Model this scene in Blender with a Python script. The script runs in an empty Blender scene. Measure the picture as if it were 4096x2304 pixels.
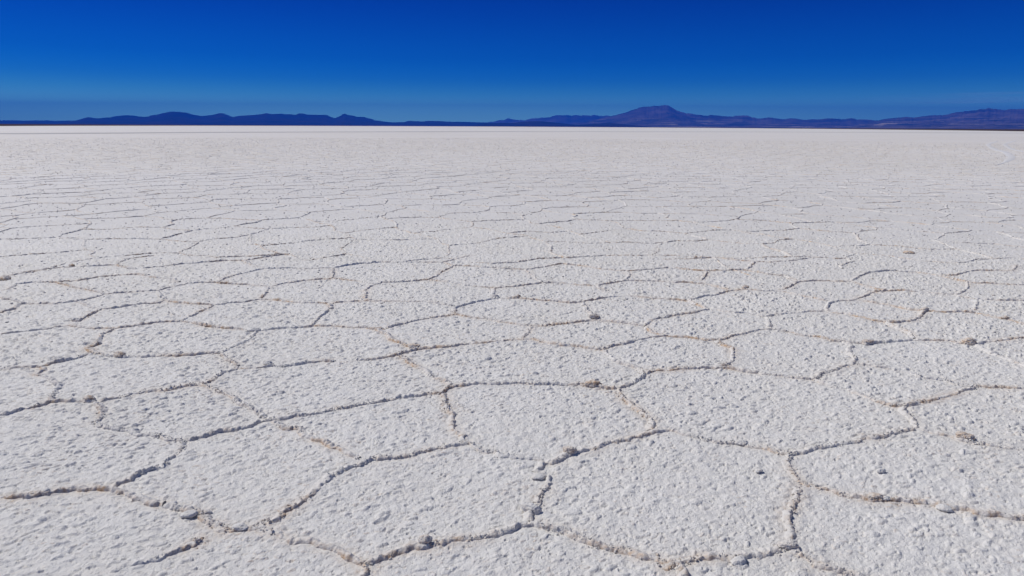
import bpy, bmesh, math, random
import numpy as np

# ------------------------------------------------------------------ camera, sky, sun, exposure
scene = bpy.context.scene
C = scene.collection
EYE = 1.7
cam_data = bpy.data.cameras.new("camera")
cam = bpy.data.objects.new("camera", cam_data)
C.objects.link(cam)
cam_data.sensor_width = 36.0
cam_data.lens = 683.0 / 1024.0 * 36.0
cam_data.clip_start = 0.05
cam_data.clip_end = 200000.0
from mathutils import Matrix, Vector
_p, _r = math.radians(13.3195), math.radians(0.29655)
_X, _U = Vector((1, 0, 0)), Vector((0, math.sin(_p), math.cos(_p)))
_F = Vector((0, math.cos(_p), -math.sin(_p)))
_cx = math.cos(_r) * _X + math.sin(_r) * _U
_cu = math.cos(_r) * _U - math.sin(_r) * _X
cam.matrix_world = Matrix(((_cx.x, _cu.x, -_F.x, 0), (_cx.y, _cu.y, -_F.y, 0), (_cx.z, _cu.z, -_F.z, EYE), (0, 0, 0, 1)))
scene.camera = cam

SUN_AZ, SUN_EL = math.radians(-66), math.radians(50)      # azimuth from +Y towards +X
world = bpy.data.worlds.new("World")
scene.world = world
world.use_nodes = True
nt = world.node_tree
nt.nodes.clear()
wo = nt.nodes.new('ShaderNodeOutputWorld')
bg = nt.nodes.new('ShaderNodeBackground')
sky = nt.nodes.new('ShaderNodeTexSky')
sky.sky_type = 'NISHITA'
sky.sun_disc = False
sky.sun_elevation = SUN_EL
sky.sun_rotation = SUN_AZ
sky.altitude = 3600.0
sky.air_density = 1.0
sky.dust_density = 0.0
sky.ozone_density = 5.0
# the deep band of blue a polarising filter and the thin air at 3600 m give: it deepens with height above the horizon
tint = nt.nodes.new('ShaderNodeMix'); tint.data_type = 'RGBA'; tint.blend_type = 'MULTIPLY'
tint.inputs['Factor'].default_value = 1.0
wtc = nt.nodes.new('ShaderNodeTexCoord'); wsep = nt.nodes.new('ShaderNodeSeparateXYZ'); wramp = nt.nodes.new('ShaderNodeValToRGB')
nt.links.new(wtc.outputs['Generated'], wsep.inputs[0]); nt.links.new(wsep.outputs['Z'], wramp.inputs['Fac'])
wramp.color_ramp.interpolation = 'B_SPLINE'
els = wramp.color_ramp.elements
SKY = [(0.0, (0.48, 1.0, 1.0)), (0.024, (0.46, 1.0, 0.98)), (0.042, (0.12, 0.49, 0.60)), (0.062, (0.014, 0.25, 0.54)), (0.09, (0.0, 0.18, 0.49)), (0.16, (0.0, 0.075, 0.39)), (0.22, (0.0, 0.06, 0.34)),
       (0.30, (0.03, 0.13, 0.36)), (0.45, (0.32, 0.41, 0.47)), (1.0, (0.42, 0.46, 0.49))]
while len(els) < len(SKY): els.new(0.5)
for e_, (p_, c_) in zip(els, SKY):
    e_.position = p_; e_.color = (*c_, 1)
nt.links.new(wramp.outputs[0], tint.inputs['B'])
bg.inputs['Strength'].default_value = 0.15
nt.links.new(sky.outputs[0], tint.inputs['A'])
nt.links.new(tint.outputs['Result'], bg.inputs['Color'])
nt.links.new(bg.outputs[0], wo.inputs['Surface'])

sun_data = bpy.data.lights.new("sun", 'SUN')
sun_data.energy = 3.5
sun_data.angle = math.radians(0.53)
sun_data.color = (1.0, 0.965, 0.92)
sun = bpy.data.objects.new("sun", sun_data)
C.objects.link(sun)
_sd = Vector((math.sin(SUN_AZ) * math.cos(SUN_EL), math.cos(SUN_AZ) * math.cos(SUN_EL), math.sin(SUN_EL)))
sun.rotation_euler = _sd.to_track_quat('Z', 'Y').to_euler()
sun.location = (0, 0, 50)
scene.view_settings.view_transform = 'Standard'
scene.view_settings.look = 'None'
scene.view_settings.exposure = 0.0
scene.view_settings.gamma = 1.0

rng = np.random.default_rng(7)

# ------------------------------------------------------------------ helpers
def tag(o, label=None, cat=None, group=None, kind=None):
    if label: o['label'] = label
    if cat: o['category'] = cat
    if group: o['group'] = group
    if kind: o['kind'] = kind
    return o

def mesh_np(name, co, faces, mat, smooth=True, attrs=None):
    """co (n,3) float, faces (m,k) int, all of one size"""
    me = bpy.data.meshes.new(name)
    n, (m, k) = len(co), faces.shape
    me.vertices.add(n)
    me.vertices.foreach_set('co', np.ascontiguousarray(co, dtype=np.float32).ravel())
    me.loops.add(m * k)
    me.loops.foreach_set('vertex_index', np.ascontiguousarray(faces, dtype=np.int32).ravel())
    me.polygons.add(m)
    me.polygons.foreach_set('loop_start', np.arange(0, m * k, k, dtype=np.int32))
    me.update(calc_edges=True)
    me.polygons.foreach_set('use_smooth', np.full(m, smooth, dtype=bool))
    for an, av in (attrs or {}).items():
        a = me.attributes.new(an, 'FLOAT', 'POINT')
        a.data.foreach_set('value', np.ascontiguousarray(av, dtype=np.float32).ravel())
    me.materials.append(mat)
    o = bpy.data.objects.new(name, me)
    C.objects.link(o)
    return o

def _hash(ix, iy, seed):
    h = (ix.astype(np.int64) * 374761393 + iy.astype(np.int64) * 668265263 + seed * 974634777) & 0xffffffff
    h = ((h ^ (h >> 13)) * 1274126177) & 0xffffffff
    h = ((h ^ (h >> 15)) * 2246822519) & 0xffffffff
    return ((h ^ (h >> 16)) & 0xffffff).astype(np.float32) / np.float32(0xffffff)

def vnoise(x, y, seed=0):
    """value noise, -1..1"""
    fx, fy = np.floor(x), np.floor(y)
    tx, ty = (x - fx).astype(np.float32), (y - fy).astype(np.float32)
    ix, iy = fx.astype(np.int64), fy.astype(np.int64)
    tx = tx * tx * tx * (tx * (tx * 6 - 15) + 10)
    ty = ty * ty * ty * (ty * (ty * 6 - 15) + 10)
    a = _hash(ix, iy, seed); b = _hash(ix + 1, iy, seed)
    c = _hash(ix, iy + 1, seed); d = _hash(ix + 1, iy + 1, seed)
    return 2 * ((a + (b - a) * tx) * (1 - ty) + (c + (d - c) * tx) * ty) - 1

def rot(x, y, a):
    c, s = math.cos(a), math.sin(a)
    return x * c - y * s, x * s + y * c

def noise(x, y, wl, seed=0, octaves=1, gain=0.5):
    out, amp, tot = 0, 1.0, 0
    for i in range(octaves):
        u, v = rot(x, y, 0.7 + 1.1 * i + seed)
        out = out + amp * vnoise(u / wl, v / wl, seed * 31 + i)
        tot += amp; wl *= 0.49; amp *= gain
    return out / tot

def domes(x, y, cell, rmin, rmax, prob, seed, stretch=1.6):
    """rounded nodules scattered one to a cell: returns 0..1 height of the highest nodule and its size"""
    u, v = x / cell, y / cell
    fx, fy = np.floor(u).astype(np.int64), np.floor(v).astype(np.int64)
    best = np.zeros(x.shape, np.float32)
    for dx in (-1, 0, 1):
        for dy in (-1, 0, 1):
            ix, iy = fx + dx, fy + dy
            px = (ix + 0.1 + 0.8 * _hash(ix, iy, seed)) * cell
            py = (iy + 0.1 + 0.8 * _hash(ix, iy, seed + 1)) * cell
            k = _hash(ix, iy, seed + 2)
            R = rmin + (rmax - rmin) * (k / prob) ** 2
            a = 0.45 + 1.1 * (_hash(ix, iy, seed + 3) - 0.5)
            ca, sa = np.cos(a), np.sin(a)
            ex, ey = x - px, y - py
            q = ((ex * ca + ey * sa) / stretch) ** 2 + (ey * ca - ex * sa) ** 2
            hgt = np.where(k < prob, np.clip(1 - q / (R * R), 0, None) ** 0.42 * R * 0.9, 0)
            best = np.maximum(best, hgt.astype(np.float32))
    return best

def grid_faces(nr, nc, wrap=False):
    i = np.arange(nr - 1)[:, None]; j = np.arange(nc if wrap else nc - 1)[None, :]
    j2 = (j + 1) % nc
    a = i * nc + j
    return np.stack([a, i * nc + j2, (i + 1) * nc + j2, (i + 1) * nc + j], -1).reshape(-1, 4)

def node_mat(name):
    m = bpy.data.materials.new(name)
    m.use_nodes = True
    t = m.node_tree
    return m, t, t.nodes['Principled BSDF'], t.nodes['Material Output']

# ------------------------------------------------------------------ materials
def salt_material(name, white, ochre, fine=True):
    m, t, b, out = node_mat(name)
    N, L = t.nodes.new, t.links.new
    tc = N('ShaderNodeTexCoord')
    at = N('ShaderNodeAttribute'); at.attribute_name = 'stain'
    n1 = N('ShaderNodeTexNoise'); n1.inputs['Scale'].default_value = 45; n1.inputs['Detail'].default_value = 5
    n2 = N('ShaderNodeTexNoise'); n2.inputs['Scale'].default_value = 1.3; n2.inputs['Detail'].default_value = 4
    L(tc.outputs['Object'], n1.inputs['Vector']); L(tc.outputs['Object'], n2.inputs['Vector'])
    mu = N('ShaderNodeMath'); mu.operation = 'MULTIPLY_ADD'; mu.use_clamp = True
    mr = N('ShaderNodeMapRange'); mr.inputs['From Min'].default_value = 0.40; mr.inputs['From Max'].default_value = 0.66
    mr.inputs['To Min'].default_value = 0.35; mr.inputs['To Max'].default_value = 1.1
    L(n1.outputs['Fac'], mr.inputs['Value'])
    L(at.outputs['Fac'], mu.inputs[0]); L(mr.outputs[0], mu.inputs[1]); mu.inputs[2].default_value = 0.0
    base = N('ShaderNodeMix'); base.data_type = 'RGBA'
    base.inputs['A'].default_value = white
    base.inputs['B'].default_value = (white[0] * 0.90, white[1] * 0.89, white[2] * 0.865, 1)
    n3 = N('ShaderNodeTexNoise'); n3.inputs['Scale'].default_value = 0.07; n3.inputs['Detail'].default_value = 5
    L(tc.outputs['Object'], n3.inputs['Vector'])
    ad = N('ShaderNodeMath'); ad.operation = 'MULTIPLY_ADD'; ad.inputs[1].default_value = 1.6; ad.inputs[2].default_value = -0.8; ad.use_clamp = False
    L(n3.outputs['Fac'], ad.inputs[0])
    ad2 = N('ShaderNodeMath'); ad2.operation = 'ADD'; ad2.use_clamp = True
    L(ad.outputs[0], ad2.inputs[0]); L(n2.outputs['Fac'], ad2.inputs[1])
    L(ad2.outputs[0], base.inputs['Factor'])
    mx = N('ShaderNodeMix'); mx.data_type = 'RGBA'
    L(mu.outputs[0], mx.inputs['Factor']); L(base.outputs['Result'], mx.inputs['A']); mx.inputs['B'].default_value = ochre
    L(mx.outputs['Result'], b.inputs['Base Color'])
    b.inputs['Roughness'].default_value = 0.62
    b.inputs['Specular IOR Level'].default_value = 0.35
    # crystal grain
    g1 = N('ShaderNodeTexNoise'); g1.inputs['Scale'].default_value = 150; g1.inputs['Detail'].default_value = 4
    g1.inputs['Roughness'].default_value = 0.65
    L(tc.outputs['Object'], g1.inputs['Vector'])
    bp = N('ShaderNodeBump'); bp.inputs['Strength'].default_value = 1.0; bp.inputs['Distance'].default_value = 0.006
    L(g1.outputs['Fac'], bp.inputs['Height'])
    g2 = N('ShaderNodeTexNoise'); g2.inputs['Scale'].default_value = 14; g2.inputs['Detail'].default_value = 5
    g2.inputs['Roughness'].default_value = 0.6
    L(tc.outputs['Object'], g2.inputs['Vector'])
    bp2 = N('ShaderNodeBump'); bp2.inputs['Strength'].default_value = 0.30; bp2.inputs['Distance'].default_value = 0.03
    L(g2.outputs['Fac'], bp2.inputs['Height']); L(bp.outputs[0], bp2.inputs['Normal'])
    L(bp2.outputs[0], b.inputs['Normal'])
    return m

SALT = (0.81, 0.79, 0.75, 1)
OCHRE = (0.56, 0.38, 0.23, 1)
salt_mat = salt_material('salt', SALT, OCHRE)
ridge_mat = salt_material('ridge_salt', (0.80, 0.775, 0.73, 1), OCHRE)

RIDGES = [
[(-3.049,3.783),(-3.003,3.834),(-2.913,3.912),(-2.867,3.984),(-2.813,3.996),(-2.738,4.008),(-2.643,3.987),(-2.591,3.988)],
[(-2.591,3.988),(-2.457,3.81),(-2.423,3.731),(-2.432,3.693),(-2.336,3.637),(-2.22,3.602),(-2.153,3.581),(-2.097,3.549),(-2.021,3.554),(-1.944,3.524),(-1.888,3.49),(-1.816,3.482)],
[(-2.591,3.988),(-2.534,4.04),(-2.478,4.049),(-2.46,4.114),(-2.352,4.162),(-2.262,4.2),(-2.2,4.261),(-2.082,4.308)],
[(-2.082,4.308),(-2.045,4.417)],
[(-2.082,4.308),(-1.989,4.264),(-1.852,4.134),(-1.772,4.088),(-1.71,3.999),(-1.621,3.946),(-1.53,3.863),(-1.477,3.782)],
[(-1.466,3.753),(-1.516,3.666),(-1.577,3.619),(-1.669,3.59),(-1.732,3.518),(-1.812,3.474)],
[(-1.466,3.753),(-1.387,3.764),(-1.277,3.805),(-1.152,3.868),(-1.093,3.902)],
[(-1.812,3.474),(-1.775,3.318),(-1.784,3.174),(-1.863,3.109),(-1.867,3.04),(-1.896,3.007),(-1.91,2.961)],
[(-2.385,2.875),(-2.351,2.881),(-2.257,2.876),(-2.213,2.907),(-2.185,2.914),(-2.129,2.94),(-2.075,2.959),(-2.016,2.96),(-1.973,2.967),(-1.903,2.948),(-1.842,2.923),(-1.77,2.887),(-1.696,2.857),(-1.639,2.822),(-1.598,2.828)],
[(-1.592,2.816),(-1.526,2.799),(-1.434,2.777),(-1.37,2.76),(-1.372,2.721),(-1.308,2.673),(-1.248,2.631),(-1.192,2.626),(-1.146,2.647),(-1.094,2.637),(-1.013,2.612),(-0.933,2.547),(-0.881,2.548),(-0.829,2.529),(-0.762,2.495),(-0.714,2.486),(-0.663,2.44),(-0.603,2.4),(-0.591,2.382)],
[(-1.085,2.68),(-1.048,2.697),(-1.033,2.764),(-0.985,2.81),(-0.967,2.876),(-0.941,2.945),(-0.919,3.037),(-0.896,3.105),(-0.872,3.12)],
[(-1.146,2.647),(-1.085,2.68)],
[(-1.583,2.331),(-1.545,2.34),(-1.528,2.379),(-1.472,2.397),(-1.434,2.42),(-1.401,2.443),(-1.376,2.485),(-1.337,2.5),(-1.298,2.529),(-1.31,2.569)],
[(-1.405,3.744),(-1.306,3.64),(-1.219,3.641),(-1.165,3.542),(-1.038,3.474),(-0.933,3.392),(-0.858,3.329),(-0.806,3.282)],
[(-1.094,3.91),(-1.014,3.932),(-0.941,3.987),(-0.834,4.022),(-0.755,4.068),(-0.718,4.114),(-0.613,4.127),(-0.508,4.152),(-0.455,4.164),(-0.419,4.261),(-0.338,4.287),(-0.257,4.326),(-0.172,4.327),(-0.06,4.342),(0.108,4.344),(0.202,4.345),(0.371,4.335),(0.529,4.325),(0.627,4.288),(0.718,4.277)],
[(-0.446,4.165),(-0.419,3.983),(-0.363,3.837),(-0.332,3.661),(-0.276,3.553),(-0.262,3.466)],
[(-0.89,3.112),(-0.847,3.163),(-0.775,3.222),(-0.715,3.283),(-0.623,3.3),(-0.53,3.309),(-0.508,3.364),(-0.4,3.398),(-0.292,3.457),(-0.231,3.467),(-0.182,3.4),(-0.128,3.369),(-0.091,3.377),(-0.053,3.314),(0.013,3.307),(0.072,3.307),(0.152,3.285)],
[(0.152,3.285),(0.156,3.202),(0.133,3.159),(0.186,3.103),(0.19,3.035),(0.166,2.969),(0.137,2.905),(0.122,2.845),(0.095,2.791),(0.075,2.751),(0.074,2.696)],
[(0.074,2.685),(0.031,2.663),(-0.023,2.631),(-0.106,2.595),(-0.176,2.574),(-0.217,2.568),(-0.25,2.548),(-0.334,2.518),(-0.412,2.498),(-0.486,2.46),(-0.529,2.419),(-0.597,2.4)],
[(-0.597,2.4),(-0.579,2.352),(-0.585,2.32),(-0.567,2.261)],
[(0.074,2.685),(0.134,2.659),(0.192,2.628),(0.249,2.588),(0.3,2.563),(0.36,2.529),(0.414,2.496),(0.469,2.482),(0.52,2.45),(0.574,2.437),(0.603,2.415),(0.664,2.388),(0.699,2.376)],
[(0.151,3.262),(0.209,3.263),(0.264,3.317),(0.326,3.366),(0.428,3.407),(0.535,3.475),(0.634,3.519),(0.748,3.592),(0.837,3.638),(0.915,3.667)],
[(0.718,4.277),(0.719,4.169),(0.756,4.01),(0.804,3.892),(0.835,3.791),(0.808,3.656)],
[(0.916,3.667),(0.965,3.603),(1.033,3.559),(1.099,3.516),(1.187,3.5),(1.262,3.492),(1.315,3.467),(1.383,3.443),(1.426,3.394),(1.492,3.371)],
[(1.488,3.363),(1.441,3.261),(1.436,3.158),(1.434,3.102),(1.441,3.034),(1.469,3.021),(1.54,2.983),(1.579,2.938),(1.656,2.92),(1.7,2.902),(1.772,2.891),(1.863,2.879),(1.947,2.856),(2.018,2.815),(2.081,2.804),(2.109,2.77),(2.196,2.76),(2.229,2.727),(2.293,2.733),(2.374,2.739)],
[(1.488,3.363),(1.592,3.396),(1.7,3.438),(1.819,3.482),(1.909,3.491),(1.993,3.553),(2.039,3.536),(2.141,3.581),(2.241,3.618),(2.342,3.656)],
[(2.342,3.656),(2.392,3.771),(2.401,3.892),(2.443,3.966)],
[(2.443,3.966),(2.535,4.022),(2.688,4.102),(2.888,4.21),(3.053,4.31),(3.162,4.361),(3.221,4.337),(3.325,4.326),(3.436,4.302),(3.515,4.279)],
[(2.449,3.977),(2.364,3.998),(2.311,4.063),(2.283,4.131),(2.248,4.225),(2.19,4.298),(2.098,4.385),(2.079,4.45)],
[(2.342,3.656),(2.414,3.602),(2.474,3.558),(2.529,3.498),(2.553,3.465),(2.634,3.449),(2.667,3.408),(2.727,3.409),(2.785,3.385)],
[(1.414,3.034),(1.349,2.893),(1.285,2.797),(1.229,2.718),(1.213,2.632),(1.168,2.561),(1.133,2.502)],
[(1.126,2.483),(1.076,2.487),(1.002,2.454),(0.893,2.43),(0.826,2.434),(0.736,2.411),(0.683,2.397),(0.637,2.39),(0.59,2.375)],
[(1.126,2.483),(1.179,2.474),(1.2,2.428),(1.218,2.393),(1.266,2.376),(1.309,2.363),(1.353,2.342),(1.376,2.301)],
[(0.681,2.389),(0.672,2.33),(0.648,2.254)],
[(-4.251,5.428),(-4.135,5.509),(-4.025,5.572),(-3.912,5.615),(-3.844,5.658),(-3.7,5.619),(-3.534,5.58),(-3.394,5.583)],
[(-3.394,5.583),(-3.311,5.605),(-3.227,5.669),(-3.127,5.756),(-2.981,5.781),(-2.918,5.804)],
[(-2.918,5.804),(-2.919,5.938),(-2.903,6.128),(-2.882,6.381)],
[(-2.918,5.804),(-2.779,5.741),(-2.622,5.659),(-2.454,5.6),(-2.25,5.562),(-2.149,5.544)],
[(-3.394,5.542),(-3.396,5.385),(-3.289,5.166),(-3.313,5.061),(-3.169,4.946),(-3.038,4.884),(-2.927,4.854),(-2.805,4.878),(-2.675,4.89),(-2.509,4.892),(-2.423,4.91),(-2.319,4.96),(-2.224,4.961),(-2.208,5.079),(-2.154,5.22),(-2.139,5.331),(-2.142,5.524)],
[(-3.169,4.946),(-3.227,4.818),(-3.332,4.724),(-3.373,4.65)],
[(-3.637,4.588),(-3.569,4.603),(-3.491,4.633),(-3.363,4.621),(-3.316,4.565),(-3.308,4.481),(-3.17,4.403)],
[(-3.17,4.403),(-3.056,4.301),(-3.001,4.252),(-2.902,4.052),(-2.868,3.986)],
[(-2.217,4.945),(-2.09,4.789),(-1.982,4.671),(-1.968,4.585),(-2.024,4.528),(-2.046,4.419)],
[(-1.96,4.613),(-1.832,4.644),(-1.758,4.689),(-1.643,4.676),(-1.511,4.737),(-1.395,4.8),(-1.299,4.786)],
[(-4.719,6.068),(-4.679,6.192),(-4.757,6.396),(-4.624,6.399),(-4.432,6.413),(-4.342,6.485),(-4.272,6.525),(-4.223,6.626),(-4.179,6.813)],
[(-5.133,6.635),(-4.918,6.528),(-4.762,6.422)],
[(-4.265,6.514),(-4.046,6.331),(-3.894,6.232),(-3.883,6.061),(-3.831,5.831),(-3.879,5.83)],
[(-3.894,6.232),(-3.768,6.311),(-3.626,6.419),(-3.453,6.476),(-3.494,6.641),(-3.682,6.902)],
[(-4.179,6.813),(-4.014,6.877),(-3.826,6.93),(-3.713,6.963),(-3.659,7.123),(-3.559,7.291),(-3.362,7.364),(-3.271,7.366)],
[(-3.48,6.614),(-3.278,6.48),(-3.065,6.43),(-2.882,6.381)],
[(-2.882,6.381),(-2.783,6.501),(-2.646,6.536),(-2.558,6.633),(-2.489,6.634),(-2.341,6.609),(-2.137,6.53),(-1.958,6.48),(-1.795,6.483)],
[(-3.271,7.366),(-3.031,7.303),(-2.768,7.209),(-2.622,7.179)],
[(-2.622,7.179),(-2.567,6.896),(-2.54,6.662)],
[(-2.622,7.179),(-2.513,7.349),(-2.325,7.493),(-2.043,7.608)],
[(-1.795,6.483),(-1.734,6.301),(-1.734,6.054),(-1.746,5.825),(-1.746,5.696)],
[(-2.144,5.564),(-2.013,5.628),(-1.865,5.652),(-1.746,5.696),(-1.614,5.698),(-1.553,5.699)],
[(-1.795,6.483),(-1.755,6.489)],
[(-5.831,7.59),(-5.728,7.667),(-5.653,7.861),(-5.564,8.023),(-5.512,8.149),(-5.389,8.194),(-5.127,8.27),(-4.942,8.336),(-4.695,8.17),(-4.529,8.05)],
[(-4.501,8.091),(-4.331,8.222),(-4.126,8.401),(-3.855,8.498),(-3.648,8.595),(-3.436,8.601),(-3.273,8.843),(-2.989,9.102)],
[(-4.942,8.336),(-5.021,8.699),(-4.79,8.95)],
[(-5.283,6.96),(-5.376,7.215),(-5.229,7.286),(-5.026,7.325),(-4.771,7.163),(-4.497,7.008),(-4.179,6.813)],
[(-5.026,7.325),(-4.864,7.433),(-4.74,7.617),(-4.56,7.718),(-4.338,7.754),(-4.095,7.595),(-3.809,7.494),(-3.681,7.356)],
[(-3.271,7.366),(-3.249,7.616),(-3.163,7.844),(-3.02,8.129),(-2.782,8.177),(-2.517,8.142),(-2.191,8.192)],
[(-3.436,8.601),(-3.231,8.337),(-3.034,8.171)],
[(-2.192,8.192),(-2.052,7.644)],
[(-2.19,8.192),(-2.061,8.367),(-1.883,8.505),(-1.72,8.573),(-1.402,8.582),(-1.118,8.589),(-0.87,8.596),(-0.764,8.815),(-0.543,9.089)],
[(-0.87,8.596),(-0.743,8.358),(-0.834,8.061),(-0.884,7.747),(-0.974,7.561),(-1.224,7.448),(-1.449,7.408),(-1.521,7.304),(-1.557,7.042),(-1.476,6.656)],
[(-2.044,7.622),(-1.946,7.61),(-1.694,7.472),(-1.528,7.338)],
[(-0.926,7.562),(-0.675,7.392),(-0.467,7.261),(-0.283,7.199),(-0.192,7.169)],
[(-0.192,7.169),(0.018,7.239),(0.218,7.378),(0.422,7.452),(0.56,7.42),(0.751,7.322),(0.931,7.293)],
[(0.931,7.293),(1.103,7.433),(1.313,7.579),(1.591,7.549),(1.739,7.503)],
[(-0.747,8.402),(-0.57,8.362),(-0.323,8.257),(-0.1,8.204),(0.155,8.168)],
[(0.155,8.168),(0.4,8.344),(0.638,8.527),(0.89,8.4),(1.124,8.193),(1.377,8.076)],
[(1.377,8.076),(1.628,8.164),(1.946,8.298)],
[(1.377,8.076),(1.381,7.802),(1.244,7.541)],
[(0.155,8.168),(0.245,7.774),(0.33,7.485)],
[(-0.192,7.169),(-0.186,6.948),(-0.224,6.768),(-0.138,6.741)],
[(-0.138,6.741),(-0.315,6.596),(-0.458,6.457),(-0.542,6.324),(-0.54,6.15)],
[(-0.536,6.101),(-0.69,5.981),(-0.854,5.887),(-1.014,5.73),(-1.092,5.624)],
[(-1.76,6.511),(-1.63,6.541),(-1.458,6.572),(-1.223,6.566),(-1.001,6.554),(-0.874,6.529),(-0.661,6.453),(-0.559,6.376)],
[(-0.123,6.713),(0.06,6.745),(0.227,6.663),(0.433,6.611),(0.595,6.559),(0.709,6.589)],
[(0.709,6.589),(0.864,6.733),(1.018,6.824),(1.166,6.857),(1.305,6.83),(1.465,6.775),(1.68,6.722),(1.779,6.667)],
[(0.931,7.293),(0.974,7.035),(1.065,6.855)],
[(0.706,6.562),(0.714,6.248),(0.759,5.962)],
[(0.754,5.917),(0.612,5.869),(0.409,5.799),(0.259,5.732),(0.162,5.73)],
[(-0.536,6.101),(-0.416,6.032),(-0.287,5.988),(-0.045,5.857),(0.138,5.751)],
[(0.174,5.731),(0.132,5.485),(0.096,5.369)],
[(-0.742,5.069),(-0.596,5.123),(-0.448,5.177),(-0.318,5.215),(-0.097,5.291),(0.038,5.33),(0.175,5.351),(0.24,5.279)],
[(0.24,5.279),(0.392,5.191),(0.542,5.141),(0.646,5.091),(0.709,5.075)],
[(0.709,5.075),(0.81,5.181),(0.984,5.291),(1.164,5.406),(1.292,5.458)],
[(0.766,5.917),(0.885,5.874),(1.024,5.811),(1.156,5.727)],
[(1.16,5.749),(1.251,5.903),(1.419,6.044),(1.57,6.142),(1.654,6.168)],
[(1.164,5.706),(1.192,5.543),(1.257,5.465)],
[(-1.552,5.699),(-1.386,5.66),(-1.199,5.622),(-1.088,5.604)],
[(-1.171,5.602),(-1.051,5.464),(-0.967,5.313),(-0.844,5.171),(-0.744,5.086),(-0.834,4.967),(-0.944,4.869),(-1.069,4.82),(-1.172,4.819)],
[(-0.834,4.903),(-0.734,4.719),(-0.629,4.604),(-0.566,4.494),(-0.512,4.441),(-0.459,4.389),(-0.413,4.301)],
[(0.709,5.075),(0.732,4.927),(0.803,4.773),(0.92,4.685),(0.939,4.571)],
[(0.939,4.571),(1.053,4.644),(1.111,4.63)],
[(0.939,4.571),(0.876,4.435),(0.786,4.355),(0.718,4.279)],
[(1.111,4.63),(1.211,4.675),(1.326,4.691),(1.457,4.693),(1.558,4.695),(1.646,4.653),(1.756,4.597),(1.855,4.543),(1.932,4.517),(1.994,4.477),(2.08,4.452)],
[(1.457,4.693),(1.596,4.785),(1.676,4.91),(1.728,5.109),(1.682,5.213),(1.686,5.34)],
[(2.08,4.452),(2.169,4.548),(2.313,4.648),(2.501,4.768)],
[(2.501,4.768),(2.603,4.893),(2.607,5.055),(2.717,5.194),(2.719,5.339)],
[(2.719,5.339),(2.636,5.356),(2.555,5.43),(2.427,5.486),(2.361,5.583),(2.244,5.651)],
[(1.285,5.427),(1.454,5.411),(1.612,5.357),(1.703,5.359),(1.877,5.476),(2.082,5.599),(2.249,5.663)],
[(2.232,5.684),(2.311,5.901),(2.332,6.061)],
[(2.332,6.061),(2.266,6.131),(2.108,6.201),(2.018,6.249),(1.974,6.323)],
[(1.774,6.695),(1.931,6.814),(2.124,6.937),(2.318,7.096),(2.503,7.164),(2.692,7.105),(2.874,7.077)],
[(1.553,6.118),(1.72,6.218),(1.88,6.321),(1.828,6.53),(1.788,6.696)],
[(2.874,7.077),(2.978,6.896),(3.087,6.78),(3.165,6.668)],
[(2.332,6.061),(2.449,6.135),(2.624,6.187),(2.84,6.265),(2.997,6.293)],
[(2.997,6.293),(3.182,6.613),(3.292,6.671),(3.475,6.731),(3.678,6.911),(3.876,7.099),(4.046,7.166)],
[(2.899,7.141),(3.096,7.376),(3.276,7.589),(3.515,7.631),(3.707,7.599),(3.867,7.603)],
[(3.867,7.603),(4.128,7.907),(4.309,8.069),(4.591,8.157),(4.716,8.201)],
[(3.867,7.603),(3.921,7.395),(3.974,7.229),(4.046,7.166)],
[(4.046,7.166),(4.212,7.17),(4.399,7.079),(4.551,6.99),(4.669,6.992),(4.651,6.872),(4.738,6.786)],
[(4.738,6.786),(4.938,6.705),(5.189,6.71),(5.366,6.714)],
[(5.177,7.598),(4.969,7.252),(4.684,6.993)],
[(4.694,8.159),(4.887,8.083),(5.029,7.929),(5.118,7.705),(5.154,7.562)],
[(5.105,7.892),(5.347,8.015),(5.623,8.182),(5.911,8.231),(6.107,8.194),(6.394,8.499)],
[(4.696,6.7),(4.466,6.373)],
[(3.518,6.703),(3.63,6.622),(3.74,6.515),(3.844,6.386),(3.935,6.311)],
[(3.935,6.311),(3.806,6.113),(3.622,5.97),(3.47,5.922),(3.369,5.92)],
[(3.935,6.311),(4.121,6.29),(4.322,6.294),(4.399,6.27),(4.472,6.126),(4.549,6.033),(4.598,5.898),(4.63,5.769)],
[(2.975,6.243),(3.111,6.196),(3.169,6.101),(3.291,5.964),(3.369,5.92),(3.373,5.746),(3.413,5.622),(3.347,5.424)],
[(2.71,5.32),(2.781,5.303),(2.876,5.268),(3.007,5.325),(3.153,5.365),(3.325,5.386)],
[(3.325,5.386),(3.452,5.388),(3.557,5.371),(3.659,5.318),(3.749,5.283)],
[(3.749,5.283),(3.878,5.34),(4.019,5.379),(4.166,5.458),(4.292,5.479),(4.453,5.501)],
[(3.737,5.265),(3.73,5.04),(3.746,4.911),(3.767,4.758),(3.785,4.613)],
[(2.56,4.784),(2.661,4.741),(2.752,4.684),(2.843,4.613),(2.886,4.517),(3.008,4.478),(3.046,4.387),(3.098,4.35)],
[(2.033,8.844),(2.322,8.9),(2.758,9.01)],
[(2.018,8.3),(2.227,8.179),(2.37,8.142),(2.557,8.146),(2.775,8.193),(2.843,8.195),(3.01,7.997),(3.234,7.847),(3.245,7.553)],
[(2.347,8.06),(2.172,7.599)],
[(1.814,7.484),(1.97,7.488),(2.155,7.423),(2.292,7.257),(2.343,7.129)],
[(3.147,8.731),(2.892,8.238)],
[(2.758,9.01),(2.94,8.82),(3.128,8.731),(3.348,8.69),(3.658,8.792),(3.94,8.944)],
[(5.195,7.527),(5.409,7.497),(5.598,7.433),(5.819,7.417)],
]
# ------------------------------------------------------------------ the salt flat
def base_height(x, y):
    """slow swell of the plates"""
    return 0.010 * noise(x, y, 1.1, 3, 2) + 0.005 * noise(x, y, 0.33, 5, 2)

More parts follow.
